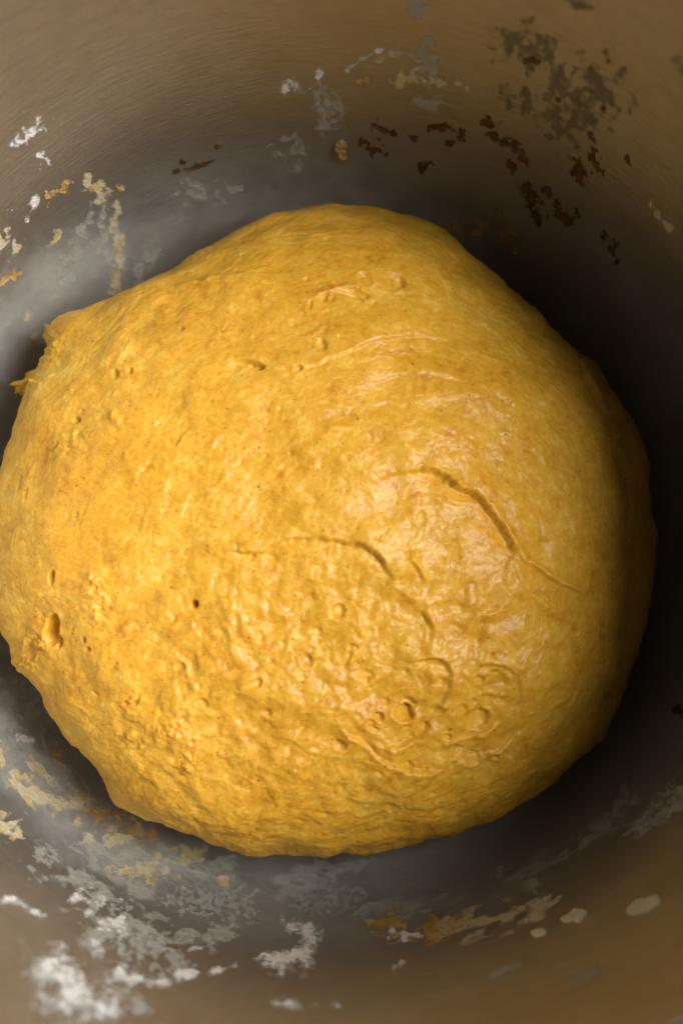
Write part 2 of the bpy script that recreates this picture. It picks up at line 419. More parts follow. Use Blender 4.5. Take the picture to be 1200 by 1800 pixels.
# swirl and broken bubbles, lower right
fold([(690,1182),(730,1165),(765,1158),(785,1172),(790,1200),(782,1228),(766,1250),(752,1272)], .13, 20, 22, -1, .03, .35, .2, 4, 16)
fold([(640,1300),(680,1312),(715,1305),(745,1290),(762,1255)], .13, 14, 16, 1, .05, .2, .2, 2.5, 17)
fold([(770,1292),(800,1300),(835,1292),(862,1280),(880,1262)], .10, 10, 14, 1, .04, .2, .25, 2, 18)
fold([(590,1275),(630,1300),(660,1325),(700,1345),(735,1352),(790,1352)], .14, 26, 18, 1, .06, .2, .2, 4, 19)
fold([(790,1345),(830,1330),(870,1318),(905,1290),(930,1262)], .09, 14, 14, 1, .03, .2, .3, 3, 20)
fold([(830,1172),(868,1168),(900,1185),(910,1215),(900,1240)], .06, 14, 14, -1, .03, .2, .2, 2, 21)
fold([(800,1200),(808,1190),(820,1200)], .05, 8, 8, 1, .02, .2, .2, 1, 22)
fold([(720,1070),(745,1080),(758,1110),(752,1135)], .09, 14, 14, -1, .04, .25, .3, 2, 23)
fold([(800,1080),(850,1075),(880,1065)], .07, 12, 12, 1, .04, .3, .2, 2, 24)
ridge([(940,1250),(960,1240),(990,1225),(1010,1200)], .04, 5, .3, .3, 2, 25)
bulge(470, 1290, 90, 22, .5, -.10); bulge(560, 1250, 110, 26, .4, .09)
fold([(600,1185),(620,1150),(612,1120)], .07, 14, 14, 1, .03, .3, .3, 3, 27)
for k, a in enumerate([(712,1258,19,17,.3,.24,.03,.45),(838,1266,26,19,-.2,.17,.025,.5),(665,1263,11,8,.4,.14,.02,.5),(655,1283,14,5,.3,.10,.02,.6),
          (788,1286,7,3.5,-.4,.16,0,.6),(868,1200,26,20,.1,.06,.02,.6),(838,1205,14,16,0,.05,.015,.6),(830,1336,15,12,.2,.12,.02,.5),
          (870,1330,6,5,0,.12,0,.6),(718,1345,7,8,0,.12,0,.6),(715,1183,6,4,.3,.12,0,.6),(776,1198,8,6,.2,.12,0,.6),(645,1190,15,10,.2,.13,0,.8),
          (645,1200,6,6,0,.10,.01,.5),(862,1151,6,5,.2,.14,0,.5),(866,1180,10,4,0,.10,0,.7),(594,1076,13,15,0,.13,.015,.45),(538,1164,12,13,.2,.12,.015,.45),
          (315,1172,11,9,.5,.10,.012,.45),(340,1063,6.5,7,.6,.20,0,.5),(140,742,8,6,0,.12,.01,.5),(206,661,6,7,0,.12,.005,.5),(231,657,4.5,6,.3,.10,0,.5),
          (452,648,15,7,.1,.16,.0,.5),(425,641,26,6,.12,.12,.02,.6),(506,653,20,4,0,.12,.012,.6),(524,651,9,6,0,.14,0,.5),(566,609,8,14,-.3,.10,.02,.5),
          (98,1015,5,13,.15,.14,.01,.5),(93,1108,13,30,.18,.42,.02,.6),(104,1128,6,12,.15,.25,0,.6),(150,1125,4,6,0,.12,0,.5),(156,1140,6,4,0,.12,0,.5),
          (52,1150,12,10,.4,.12,.02,.8),(170,1217,7,3.5,.4,.10,0,.5),(620,520,28,9,.2,.14,.02,.5),(640,498,16,9,.5,.08,.015,.5),(688,500,20,14,.1,.09,.03,.5),
          (705,503,6,11,-.4,.08,0,.6),(545,540,4,9,.2,.10,0,.6),(570,528,4,10,.5,.06,0,.6),(740,912,9,15,-.2,.05,.015,.5),(628,1118,4.5,6,0,.08,0,.5),
          (455,1120,8,13,-.4,.08,0,.8),(1072,1222,14,7,-.6,.22,.01,.6),(1058,1242,5,14,.2,.15,0,.6),(1054,1163,5,5,0,.14,0,.5),(608,808,7,5,0,.08,0,.6),
          (466,802,7,5,0,.06,.01,.6),(338,1303,6,5,0,.08,.01,.5),(267,1373,4,4,0,.08,0,.5),(985,785,5,4,0,.08,0,.6),(50,870,4,12,.2,.07,0,.7),(37,850,4,14,.2,.07,0,.7)]):
    pit(*a, seed=k)
# upper skin: shallow laps
fold([(470,660),(540,650),(600,628),(660,605),(720,595),(790,600),(850,602)], .045, 40, 20, -1, .025, .2, .3, 3, 30)
fold([(400,648),(425,638),(455,642),(465,650)], .07, 14, 6, -1, .03, .2, .2, 1, 31)
fold([(545,532),(580,520),(600,517),(632,522),(638,540)], .06, 10, 10, -1, .03, .2, .2, 1.5, 32)
fold([(640,690),(690,665),(740,660),(790,672),(850,690)], .025, 20, 16, -1, .02, .25, .3, 3, 33)
fold([(860,760),(930,790),(960,820),(1020,812)], .03, 20, 16, -1, .02, .25, .3, 4, 34)
fold([(500,430),(560,410),(640,405),(720,420)], .05, 18, 16, 1, .02, .25, .3, 4, 35)
# right-hand flap and strand along the edge
fold([(1008,628),(1022,665),(1040,700),(1062,735),(1070,775),(1080,815),(1098,850),(1104,895),(1100,930)], .14, 16, 14, -1, .05, .08, .25, 3, 36)
pit(1075, 770, 6, 6, 0, -.10, 0, 1); pit(1066, 772, 5, 4, 0, -.08, 0, 1)
pit(785, 846, 7, 6, 0, -.10, 0, 1); pit(800, 852, 7, 6, 0, -.08, 0, 1)
# torn crusty bits, left
for k, (x, y, sx_, sy_, hh) in enumerate([(178,1055,20,45,.10),(170,1020,14,20,.08),(150,770,40,9,.08),(210,740,14,22,.07),(120,790,30,10,.08),(62,1125,22,20,.12),(45,1165,20,12,.12),
        (235,1235,18,16,.12),(225,1290,16,14,.09),(330,1340,24,18,.10),(255,1330,10,30,.08),(300,1280,30,20,.07),(90,610,20,30,.08),(60,670,18,14,.10),(205,1165,12,10,.06)]):
    c = np.exp(-((U-x)/sx_)**2-((V-y)/sy_)**2)
    H += (hh*c*(.5+1.4*fbm(U*.055, V*.055, 0*U, 4, 60+k, .6))).astype(np.float32)*(al < np.pi*.6)

# texture of the skin: lumps below, drawn-out striations above and to the right
lx, ly, lz = P[..., 0], P[..., 1], P[..., 2]
low = sstep(900, 1080, V + .15*(600-U)*0)*sstep(1080, 880, U)
wl = .25 + .75*low
wl = wl*(.55+.45*sstep(60, 300, U))
wx = lx + .25*fbm(lx*.9, ly*.9, lz*.9, 2, 71); wy = ly + .25*fbm(lx*.9, ly*.9, lz*.9, 2, 72)
big = fbm(lx*.55, ly*.55, lz*.55, 2, 73)
lump = fbm(wx*2.0, wy*2.0, lz*1.6, 2, 74, .40)
lump2 = np.abs(perlin(wx*1.5, wy*1.5, lz*1.2, 75))
calm = 1 - .6*sstep(.62, 1.45, al)
H += big*.16 + calm*wl*(lump*(.048+.036*low) + (lump2-.25)*(.02+.016*low))
sc_u, sc_v = 620., 1060.
rad = np.hypot(U-sc_u, (V-sc_v)*1.0)/61.; ang = np.arctan2(V-sc_v, U-sc_u)
wob = .3*fbm(lx*.6, ly*.6, lz*.6, 3, 76)
def stri(ka, kr, seed, o=4): return fbm(np.cos(ang)*ka, np.sin(ang)*ka, (rad+wob)*kr, o, seed, .58)
ws = 1-.75*low
H += ws*(stri(4.0, 1.3, 77, 2)*.028 + stri(9, 5.5, 78, 3)*.012)
fine = fbm(wx*6.5, wy*6.5, lz*6.5, 3, 79, .6)
H += fine*(.012 + .006*low)*(.6+.4*sstep(0, 200, U))
crag = sstep(.05, .5, fbm(lx*.8, ly*.8, lz*.8, 2, 80))
H += calm*crag*.008*fbm(lx*4, ly*4, lz*4, 3, 81, .6)
for k in range(85):                               # short wrinkles drawn round the kneading swirl
    rnd = random.Random(3300+k)
    ra = rnd.uniform(.15, 1.0)**.6*500; an = rnd.uniform(-math.pi, math.pi); da = rnd.uniform(25, 90)/max(ra, 120)
    pts = [(620+(ra+rnd.uniform(-6, 6))*math.cos(an+da*f), 1000+(ra*.95+rnd.uniform(-6, 6))*math.sin(an+da*f)) for f in (0, .33, .66, 1)]
    if rnd.random() < .5: fold(pts, rnd.uniform(.015, .04), rnd.uniform(7, 16), 10, rnd.choice((-1, -1, 1)), rnd.uniform(0, .02), .3, .3, 2, 400+k)
    else: ridge(pts, rnd.uniform(.010, .035), rnd.uniform(3, 6), .3, .3, 2, 400+k)
for k in range(26):                                # strands pulled along the right flank
    rnd = random.Random(700+k); r0 = rnd.uniform(300, 480); a0 = rnd.uniform(-.75, .7); da = rnd.uniform(.15, .4)
    ridge([(620+r0*math.cos(a0+da*f), 1020+r0*.98*math.sin(a0+da*f)) for f in (0, .33, .66, 1)], rnd.uniform(.010, .026), rnd.uniform(2.5, 4), .3, .3, 2, 700+k)
for k in range(46):                                # broken bubbles where the skin is wet
    rnd = random.Random(1500+k)
    if k < 26: x, y = rnd.gauss(740, 110), rnd.gauss(1230, 75)
    elif k < 36: x, y = rnd.gauss(600, 70), rnd.gauss(530, 40)
    else: x, y = rnd.gauss(500, 130), rnd.gauss(1130, 90)
    r_ = rnd.uniform(4, 12) if not 26 <= k < 36 else rnd.uniform(3, 6)
    pit(x, y, r_*rnd.uniform(.9, 1.7), r_*.85, rnd.uniform(-.8, .8), r_*.0095, .012, .55, 200+k)
for k in range(150):                               # scattered small pores
    rnd = random.Random(900+k); x, y = rnd.uniform(40, 1090), rnd.uniform(420, 1440); r_ = rnd.uniform(2.0, 5.0)
    pit(x, y, r_*rnd.uniform(.8, 1.6), r_, rnd.uniform(0, 3), r_*.011, 0, .7, k)
P = P + Nn*(H*(.25+.75*upper))[..., None]
# rest in the bowl without cutting through the steel
for _ in range(2):
    r = np.hypot(P[..., 0], P[..., 1]); lim = rb(np.maximum(P[..., 2], .3)) - .06
    k = np.where((r > lim) & (P[..., 2] > .3), lim/np.maximum(r, 1e-6), 1.0)
    P[..., 0] *= k; P[..., 1] *= k
    P[..., 2] = np.maximum(P[..., 2], zb(np.hypot(P[..., 0], P[..., 1])) + .02)
ii = np.arange(N*N).reshape(N, N)
df = np.stack([ii[:-1, :-1], ii[:-1, 1:], ii[1:, 1:], ii[1:, :-1]], -1).reshape(-1, 4)
dough = link_mesh('dough_ball', P.reshape(-1, 3), df, M['dough'])
tag(dough, 'large glossy golden yellow dough ball filling the steel bowl', 'dough')

# torn scraps hanging at the edge of the ball
def scrap(px, py, z, sx_, sy_, rot, seed):
    c = at_z(px, py, z); n = 28
    th = np.linspace(0, 2*np.pi, n, endpoint=False); ps = np.linspace(.02, np.pi-.02, 16)
    T, Q_ = np.meshgrid(th, ps)
    x, y, zz_ = np.sin(Q_)*np.cos(T), np.sin(Q_)*np.sin(T), np.cos(Q_)
    k = 1 + .75*fbm(x*1.6+seed, y*1.6, zz_*1.6, 4, 800+seed, .6)
    x, y, zz_ = x*k*sx_, y*k*sy_, zz_*k*min(sx_, sy_)*.9
    co = np.stack([c[0]+x*math.cos(rot)-y*math.sin(rot), c[1]+x*math.sin(rot)+y*math.cos(rot), c[2]+zz_], -1).reshape(-1, 3)
    r = np.hypot(co[:, 0], co[:, 1]); lim = rb(co[:, 2])-.03; co[:, :2] *= np.minimum(1, lim/r)[:, None]
    i, j = np.meshgrid(np.arange(15), np.arange(n), indexing='ij')
    link_mesh('dough_scrap', co, np.stack([i*n+j, i*n+(j+1) % n, (i+1)*n+(j+1) % n, (i+1)*n+j], -1).reshape(-1, 4), M['dough'], dough)
for k, a in enumerate([(58,672,5.3,.46,.24,.35),(44,684,5.2,.22,.16,.2),(90,585,5.1,.22,.20,.6),(33,1160,5.0,.20,.15,-.7),(94,1252,4.6,.14,.07,-.6),(570,1492,4.1,.20,.06,.1),
                       (1076,770,3.9,.11,.08,.4),(1068,778,4.0,.07,.06,0),(1139,938,2.9,.07,.06,0),(1018,640,3.9,.22,.14,.8),(440,1497,4.2,.3,.08,0),(60,1128,5.3,.2,.1,1.2)]):
    scrap(*a, k)

# ------------------------------------------------------------------ flour and dough stuck to the bowl
def smear(name, cat, label, pts, w, mat, thick=.012, rag=.7, freq=2.2, seed=0, group=None, stretch=1.0, cell=.024, cut=-.12, bias=0.):
    """pts: line in picture pixels (one point = a dab); w: half width in pixels (number or one per point)"""
    Q = [on_bowl(x, y) for x, y in pts]
    th = np.unwrap([q[0] for q in Q]); s = np.array([q[1] for q in Q])
    R_ = float(np.mean([prof_at(v)[0] for v in s])); tm, sm = float(np.mean(th)), float(np.mean(s))
    def pix(t_, s_):
        r1, z1 = prof_at(s_); u1, v1 = to_plan(np.array([[r1*math.cos(t_), r1*math.sin(t_), z1]])); return np.array([u1[0], v1[0]])
    p0 = pix(tm, sm); scale = np.linalg.norm(pix(tm+.1/R_, sm)-p0)/.1
    squash = np.clip(np.linalg.norm(pix(tm, sm+.1)-p0)/.1/scale, .18, 1.0)   # walls seen at a slant: the smear runs longer up the wall
    a = th*R_
    if mat == 'brown': bias += .08
    ws_ = np.atleast_1d(np.array(w, float))*{'brown': 1.02, 'flour': 1.4}.get(mat, 1.35)/scale; freq *= {'flour': 1.15, 'brown': 2.0}.get(mat, 1.5); rag *= .95 if mat == 'flour' else 1.25; bias -= .10
    if len(ws_) == 1: ws_ = np.repeat(ws_, len(pts))
    mg = ws_.max()*2.2 + .05
    n1 = int((a.max()-a.min()+2*mg)/cell)+2; ms = mg/squash; n2 = int((s.max()-s.min()+2*ms)*(squash+.25)/cell)+2
    A, S = np.meshgrid(np.linspace(a.min()-mg, a.max()+mg, n1), np.linspace(s.min()-ms, min(s.max()+ms, PS[-1]-.3), n2))
    sq = s*squash; SQ = S*squash
    best = np.full(A.shape, -9.)
    for i in range(max(1, len(pts)-1)):
        j = min(i+1, len(pts)-1)
        dx_, dy_ = a[j]-a[i], sq[j]-sq[i]; l2 = max(dx_*dx_+dy_*dy_, 1e-9)
        t = np.clip(((A-a[i])*dx_+(SQ-sq[i])*dy_)/l2, 0, 1)
        d = np.hypot(A-a[i]-t*dx_, SQ-sq[i]-t*dy_)/(ws_[i]*(1-t)+ws_[j]*t)
        best = np.maximum(best, 1-d)
    nz = fbm(A*freq/stretch, SQ*freq, 0*A+seed*3.7, 5, 200+seed, .62)
    cov = best + rag*nz*1.5 + bias
    cov = np.minimum(cov, (1.9-(1-best))*1.2)
    r_, z_ = prof_at(S); e = .02; r2, z2 = prof_at(S+e); tr, tz = (r2-r_), (z2-z_); ln = np.hypot(tr, tz)+1e-9
    off = .004 + thick*sstep(0, .9, cov)*(1+.5*fbm(A*9, S*9, 0*A, 2, 300+seed))
    r_ = r_ - off*tz/ln; z_ = z_ + off*tr/ln
    co = np.stack([r_*np.cos(A/R_), r_*np.sin(A/R_), z_], -1).reshape(-1, 3)
    keep = cov > cut
    ids = np.arange(A.size).reshape(A.shape)
    fk = keep[:-1, :-1] & keep[1:, :-1] & keep[:-1, 1:] & keep[1:, 1:]
    F = np.stack([ids[:-1, :-1], ids[:-1, 1:], ids[1:, 1:], ids[1:, :-1]], -1)[fk]
    if len(F) == 0: return None
    used = np.unique(F); rm = np.zeros(A.size, int); rm[used] = np.arange(len(used))
    o = link_mesh(name, co[used], rm[F], M[mat], attrs={'cover': np.clip(1.15*cov.ravel()[used], 0, 1.5)})
    return tag(o, label, cat, group)

FL = ('flour_smear', 'flour'); DS = ('dough_smear', 'dough smear')
S_ = [
 (FL, 'broad pale steel sheen painted on the left wall above the dough corner', [(-20,600),(20,560),(60,510),(130,470),(190,430)], [70,74,72,64,50], 'veil', dict(thick=.003, rag=.22, freq=.6, cell=.06, bias=.1)),  # painted highlight of the steel facing the window
 (FL, 'thin grey flour smear between the cream strands, lower left', [(35,1300),(90,1345),(135,1390)], [20,24,18], 'haze_film', dict(rag=1.0, bias=.1, stretch=2)),
 (FL, 'thin grey flour smear around the feathered patch below the dough', [(170,1500),(250,1512),(340,1522),(400,1520)], [18,22,20,12], 'haze_film', dict(rag=1.0, bias=.05, stretch=2)),
 (FL, 'thin grey flour smear left of the dotted dusting', [(95,1515),(175,1555),(265,1572)], [22,24,16], 'haze_film', dict(rag=1.0, bias=.0, stretch=2)),
 (FL, 'thin grey flour smear above the thin curved flour line', [(240,1640),(330,1642),(425,1630)], [18,20,12], 'haze_film', dict(rag=1.1, bias=-.05, stretch=2)),
 (FL, 'thin grey flour smear above the tan streak', [(640,1598),(720,1592),(810,1572)], [13,15,10], 'haze_film', dict(rag=1.0, bias=.0, stretch=2)),
 (FL, 'thin grey flour smear beside the dough, lower right', [(880,1545),(960,1515),(1030,1480)], [12,14,10], 'haze_film', dict(rag=1.0, bias=-.1, stretch=2)),
 (FL, 'faint flour smear under the brown scrape line', [(330,335),(385,345),(420,330)], [14,16,10], 'haze_film', dict(rag=1.0, bias=-.1)),
 (FL, 'faint upright flour smear left of the veil by the drip', [(120,500),(132,455),(140,410)], [12,16,10], 'haze_film', dict(rag=1.0, bias=-.05)),
 (FL, 'broad pale steel sheen painted on the lower left wall', [(-20,1230),(20,1340),(70,1420),(150,1490),(260,1530)], [54,64,64,54,40], 'veil', dict(thick=.003, rag=.25, freq=.6, cell=.06, bias=.0)),  # same painted highlight, lower down the left wall
 # --- near wall, lower left
 (FL, 'big soft white flour clump in the lower left corner of the bowl', [(95,1700),(120,1745),(150,1765)], [34,52,40], 'flour', dict(thick=.05, rag=.55)),
 (FL, 'round white flour lump above the big corner clump', [(162,1663),(172,1672)], [13,13], 'flour', dict(thick=.05, rag=.4)),
 (FL, 'ragged white flour streak running down to the round lump', [(140,1582),(165,1590),(195,1615),(225,1640)], [16,20,18,12], 'flour', dict(rag=.9)),
 (FL, 'small white flour lump right of the big corner clump', [(205,1712),(232,1722)], [15,16], 'flour', dict(thick=.04, rag=.6)),
 (FL, 'wispy flour film between corner clump and curled flour patch', [(195,1650),(250,1665),(300,1685)], [22,26,18], 'haze_film', dict(rag=1.0, bias=.2)),
 (FL, 'thin curved line of flour under the wispy film', [(280,1712),(330,1712),(380,1706),(415,1698)], [7,9,9,6], 'flour', dict(rag=.9, bias=-.1)),
 (FL, 'tiny white flour dab beside the wispy film', [(337,1668),(352,1668)], [6,6], 'flour', dict(rag=.4)),
 (FL, 'small white flour dab below the thin curved line', [(272,1728),(286,1728)], [9,9], 'flour', dict(rag=.6)),
 (FL, 'faint flour dab at the bottom edge near the corner clump', [(222,1765),(245,1775)], [15,13], 'haze_film', dict(rag=.8, bias=.25)),
 (FL, 'dotted white flour streak at the lower left edge', [(10,1582),(40,1592),(75,1608)], [6,8,6], 'flour', dict(rag=.9)),
 (FL, 'curled solid white flour patch at the bottom centre', [(497,1622),(528,1632),(552,1652),(525,1680),(478,1692)], [8,10,15,21,16], 'flour', dict(thick=.03, rag=.6, bias=.1)),
 (FL, 'long faint flour line at the bottom edge under the curled patch', [(485,1764),(530,1768),(595,1771)], [7,8,6], 'flour', dict(rag=.8, bias=-.12)),
 (FL, 'pale feathered flour patch just below the dough, left of centre', [(215,1532),(255,1520),(300,1518),(350,1502)], [15,22,17,10], 'paste', dict(rag=.9, bias=.15)),
 (FL, 'dotted flour dusting below the feathered patch', [(318,1585),(370,1588),(430,1588)], [18,24,18], 'haze_film', dict(rag=1.2, freq=4, bias=.15)),
 (FL, 'two small flour flecks right of the feathered patch', [(385,1543),(402,1560)], [7,8], 'paste', dict(rag=.8)),
 (FL, 'greyish flour patch under the bottom tip of the dough', [(508,1560),(550,1545),(600,1530),(640,1512)], [16,20,18,14], 'haze_film', dict(rag=1.1, bias=.25, stretch=2)),
 (FL, 'faint speckled flour film beside the greyish patch', [(530,1590),(590,1585),(640,1575)], [12,14,10], 'haze_film', dict(rag=1.2, freq=4)),
 # --- left wall
 (DS, 'thick cream streak of floury dough at the lower left', [(18,1380),(60,1400),(100,1412),(140,1416)], [12,17,14,9], 'paste', dict(thick=.03, rag=.7, bias=.2, stretch=2)),
 (DS, 'cream strand of floury dough leaving the left edge', [(-5,1325),(20,1352),(48,1372)], [13,12,8], 'paste', dict(thick=.03, rag=.6, bias=.15)),
 (DS, 'thin combed flour strands along the lower left of the dough', [(62,1345),(100,1365),(135,1385),(162,1412)], [12,16,14,10], 'paste', dict(rag=1.1, stretch=2.5)),
 (DS, 'cream dough crust at the left edge below the streaks', [(-5,1440),(10,1455),(22,1468)], [14,15,10], 'paste', dict(thick=.03, rag=.8, bias=.15)),
 (DS, 'small cream dab right of the thick cream streak', [(136,1446),(142,1436)], [7,6], 'paste', dict(rag=.6, bias=.2)),
 (DS, 'brown dough dab close under the left side of the dough', [(100,1328),(108,1336)], [9,8], 'tan', dict(rag=.7)),
 (DS, 'tan dough patch near the lower left curve of the dough', [(170,1430),(195,1440),(225,1462),(262,1460)], [13,15,14,10], 'tan', dict(rag=1.0, bias=.1)),
 (DS, 'pale dough flakes below the tan patch', [(160,1478),(190,1474),(225,1474)], [10,12,8], 'paste', dict(rag=.9, bias=.15)),
 (FL, 'cloudy flour spot tucked against the left side of the dough', [(30,1232),(55,1245)], [20,18], 'haze_film', dict(rag=.8, bias=.3)),
 (FL, 'round cloudy flour spot at the left edge', [(10,1268),(22,1272)], [14,13], 'haze_film', dict(rag=.6, bias=.45)),
 (FL, 'pale flour speckles on the left below the round spot', [(5,1300),(30,1296),(55,1300)], [7,6,5], 'flour', dict(rag=1.0)),
 # --- far wall, upper left
 (FL, 'scattered white flour flecks high on the left wall', [(25,250),(50,240),(68,215)], [8,10,9], 'flour', dict(rag=1.2, freq=5, bias=-.12)),
 (FL, 'small flour flecks below the scattered ones, upper left', [(70,275),(90,283)], [6,5], 'flour', dict(rag=1.2, freq=5, bias=-.12)),
 (FL, 'ragged white flour flake on the left wall', [(62,352),(56,368),(48,388)], [5,7,4], 'flour', dict(rag=.8)),
 (DS, 'brown dough crumb with short smear on the left wall', [(85,345),(100,338),(118,326)], [9,8,6], 'tan', dict(thick=.05, rag=.7)),
 (DS, 'pale dough patch above the long drip', [(155,318),(172,335),(182,352)], [10,13,9], 'paste', dict(rag=.9, bias=.1)),
 (DS, 'brown dough crumb at the head of the long drip', [(208,329),(213,329)], [8,8], 'tan', dict(thick=.10, rag=.25)),
 (DS, 'long yellowish dough drip on the upper left wall', [(205,345),(204,385),(207,430),(211,470),(200,505)], [6,7,9,8,8], 'paste', dict(rag=.7, bias=.05)),
 (FL, 'faint flour veil left of the long drip', [(175,375),(185,410),(190,450)], [14,16,12], 'haze_film', dict(rag=1.0, bias=.0)),
 (FL, 'faint flour veil where bowl meets the dough, upper left', [(245,495),(250,470),(268,445)], [9,11,12], 'haze_film', dict(rag=.9, bias=.1)),
 (DS, 'thin brown scrape line on the upper left wall', [(308,301),(335,296),(376,283)], [5,5,3.5], 'brown', dict(rag=.5, bias=.1)),
 (DS, 'tiny brown dough dab above the scrape line', [(320,285),(326,287)], [6,5], 'brown', dict(rag=.5)),
 (DS, 'tiny brown dough dab beyond the end of the scrape line', [(380,257),(386,255)], [5,5], 'brown', dict(rag=.5)),
 (FL, 'faint round flour ring on the far wall left of the orange drop', [(490,262),(515,250),(530,258),(528,285),(518,302)], [12,13,9,7,8], 'haze_film', dict(rag=1.0, bias=.05)),
 (FL, 'white flour flake high on the far wall', [(503,152),(510,142),(520,151)], [8,9,8], 'flour', dict(rag=.8)),
 (FL, 'sparse flour flecks beside the white flake, far wall', [(550,152),(556,140),(564,130)], [8,8,5], 'flour', dict(rag=1.0, bias=-.12)),
 (FL, 'bluish flour film below the sparse flecks', [(568,172),(580,195),(578,220)], [13,17,12], 'haze_film', dict(rag=.8, bias=.25)),
 (DS, 'orange dough drop stuck to the far wall behind the dough', [(598,252),(600,272)], [9,10], 'tan', dict(thick=.12, rag=.30, bias=.25)),
 (DS, 'yellow dough smear at the left edge near the dough', [(-4,505),(14,490),(34,478)], [6,6,4], 'tan', dict(rag=.8)),
 (DS, 'pale dough smears at the left edge above the yellow one', [(-4,432),(12,412),(24,425),(28,440)], [9,8,7,6], 'paste', dict(rag=.9)),
 (DS, 'faint yellow dough dabs left of the long drip', [(85,435),(105,412),(112,405)], [5,6,4], 'paste', dict(rag=.9)),
 (DS, 'small yellow dough dab beside the upper left corner of the dough', [(46,562),(50,552)], [7,6], 'paste', dict(rag=.5)),
 (DS, 'tiny yellow dough dab on the left wall near the dough corner', [(58,590),(62,586)], [6,6], 'paste', dict(rag=.5)),
 # --- far wall, upper right
 (FL, 'grainy flour trail running down from the top edge', [(728,-8),(738,18),(742,38)], [18,13,8], 'haze_film', dict(rag=1.0, bias=.2)),
 (FL, 'grainy flour trail below the top one, far wall', [(756,62),(752,90),(750,116)], [7,10,12], 'haze_film', dict(rag=1.0, bias=.3)),
 (FL, 'dotted flour arc on the far wall', [(611,122),(630,108),(650,95),(672,86)], [5,5,5,5], 'flour', dict(rag=.9, bias=-.1)),
 (DS, 'tan dough arc beside the dotted flour arc', [(668,108),(680,96),(705,92),(722,98),(738,106)], [6,6,6,6,7], 'paste', dict(rag=.8, bias=-.05)),
 (DS, 'tan dough dab below the dotted flour arc', [(632,142),(648,136)], [9,8], 'tan', dict(rag=.6)),
 (DS, 'tan dough flakes below the grainy trails', [(700,140),(725,130),(745,140),(770,148)], [8,10,9,8], 'paste', dict(rag=1.0, bias=-.05)),
 (DS, 'tan dough hook right of the tan flakes', [(805,142),(818,152),(822,165)], [7,8,5], 'paste', dict(rag=.8)),
 (FL, 'grey flour blot under the tan flakes', [(735,172),(755,182),(782,180)], [7,7,9], 'haze_film', dict(rag=.8, bias=.15)),
 (DS, 'brown dough smudges right of the orange drop', [(660,222),(690,230),(695,245)], [9,10,8], 'brown', dict(rag=1.1, bias=-.1)),
 (DS, 'dark brown dough blotches close to the orange drop', [(640,250),(665,265)], [12,12], 'brown', dict(rag=1.2, bias=-.05)),
 (DS, 'small dark brown dough spot right of the smudges', [(718,240),(726,246)], [6,6], 'brown', dict(rag=.7)),
 (DS, 'ring of dark brown dough smear on the far wall', [(762,226),(780,222),(808,228),(812,240),(790,252)], [8,9,8,9,9], 'brown', dict(rag=.8, bias=.05)),
 (DS, 'chain of dark brown dough smears slanting down the right wall', [(852,216),(870,235),(885,255),(915,262),(922,280)], [9,11,11,9,10], 'brown', dict(rag=.9, bias=.05)),
 (DS, 'dark brown dough smear below the slanting chain', [(893,285),(900,300)], [8,8], 'brown', dict(rag=.8)),
 (DS, 'dim brown dough spot low on the far wall', [(742,295),(752,288)], [9,9], 'brown', dict(rag=.7)),
 (DS, 'brown dough smear high on the right wall', [(1005,285),(1018,300),(1025,318)], [10,13,8], 'brown', dict(rag=.9, bias=.05)),
 (DS, 'brown dough smear beside the one high on the right wall', [(1040,285),(1052,300)], [9,9], 'brown', dict(rag=1.0)),
 (DS, 'chain of brown dough spots low on the right wall', [(962,335),(975,352),(985,378),(1005,388),(1012,372)], [8,11,11,10,9], 'brown', dict(rag=1.0, bias=.05)),
 (DS, 'dark dough smears beside the low chain of spots', [(922,325),(935,350),(945,378)], [9,10,12], 'brown', dict(rag=1.0, bias=.05)),
 (DS, 'narrow brown dough smear down the right wall', [(1062,415),(1075,435),(1085,458)], [7,11,7], 'brown', dict(rag=.9)),
 (DS, 'round brown dough speck on the grey film', [(1057,190),(1062,191)], [7.5,7.5], 'brown', dict(rag=.35, thick=.03)),
 (DS, 'smaller round dough speck left of the grey film edge', [(979,175),(983,176)], [5.5,5.5], 'brown', dict(rag=.35, thick=.03)),
 (DS, 'olive brown dough blot near the top of the right wall', [(930,110),(945,112)], [8,8], 'brown', dict(rag=.9)),
 (DS, 'brown dough speck in the middle of the right wall', [(1100,278),(1104,282)], [6,7], 'brown', dict(rag=.5)),
 (DS, 'thin brown dough streaks at the upper right', [(1040,240),(1042,260),(1038,275)], [6,8,6], 'brown', dict(rag=1.2)),
 (FL, 'dull grey film across the upper right wall', [(905,85),(950,90),(1000,150),(1060,150),(1080,175),(1000,215),(920,180)], [32,34,42,36,28,46,36], 'dull', dict(thick=.004, rag=.9, cell=.06, bias=-.1)),
 (FL, 'short dark scuffs at the top right edge', [(1005,5),(1020,12),(1040,15)], [6,7,6], 'dull', dict(thick=.003, rag=.7, bias=.2)),
 (FL, 'dark scuff below the top right edge', [(1065,92),(1075,108)], [6,5], 'dull', dict(thick=.003, rag=.7, bias=.15)),
 (FL, 'dark scuff on the bright right wall at the edge', [(1192,110),(1202,122)], [9,9], 'dull', dict(thick=.003, rag=.6, bias=.25)),
 (DS, 'dim orange reflection of the dough painted on the wall behind it', [(790,398),(830,408),(870,385),(900,425)], [9,12,12,12], 'tan', dict(rag=.9, bias=.1)),  # the dough mirrored in the steel, painted as an orange patch
 (DS, 'faint tan dough streaks on the far right wall', [(1145,362),(1165,380),(1178,398)], [5,7,5], 'paste', dict(rag=1.0, bias=-.1)),
 # --- near wall, lower right
 (DS, 'tan dough streak along the bottom right curve', [(655,1620),(700,1630),(760,1634),(810,1628)], [12,19,18,12], 'tan', dict(rag=.8, bias=.1, stretch=2.2)),
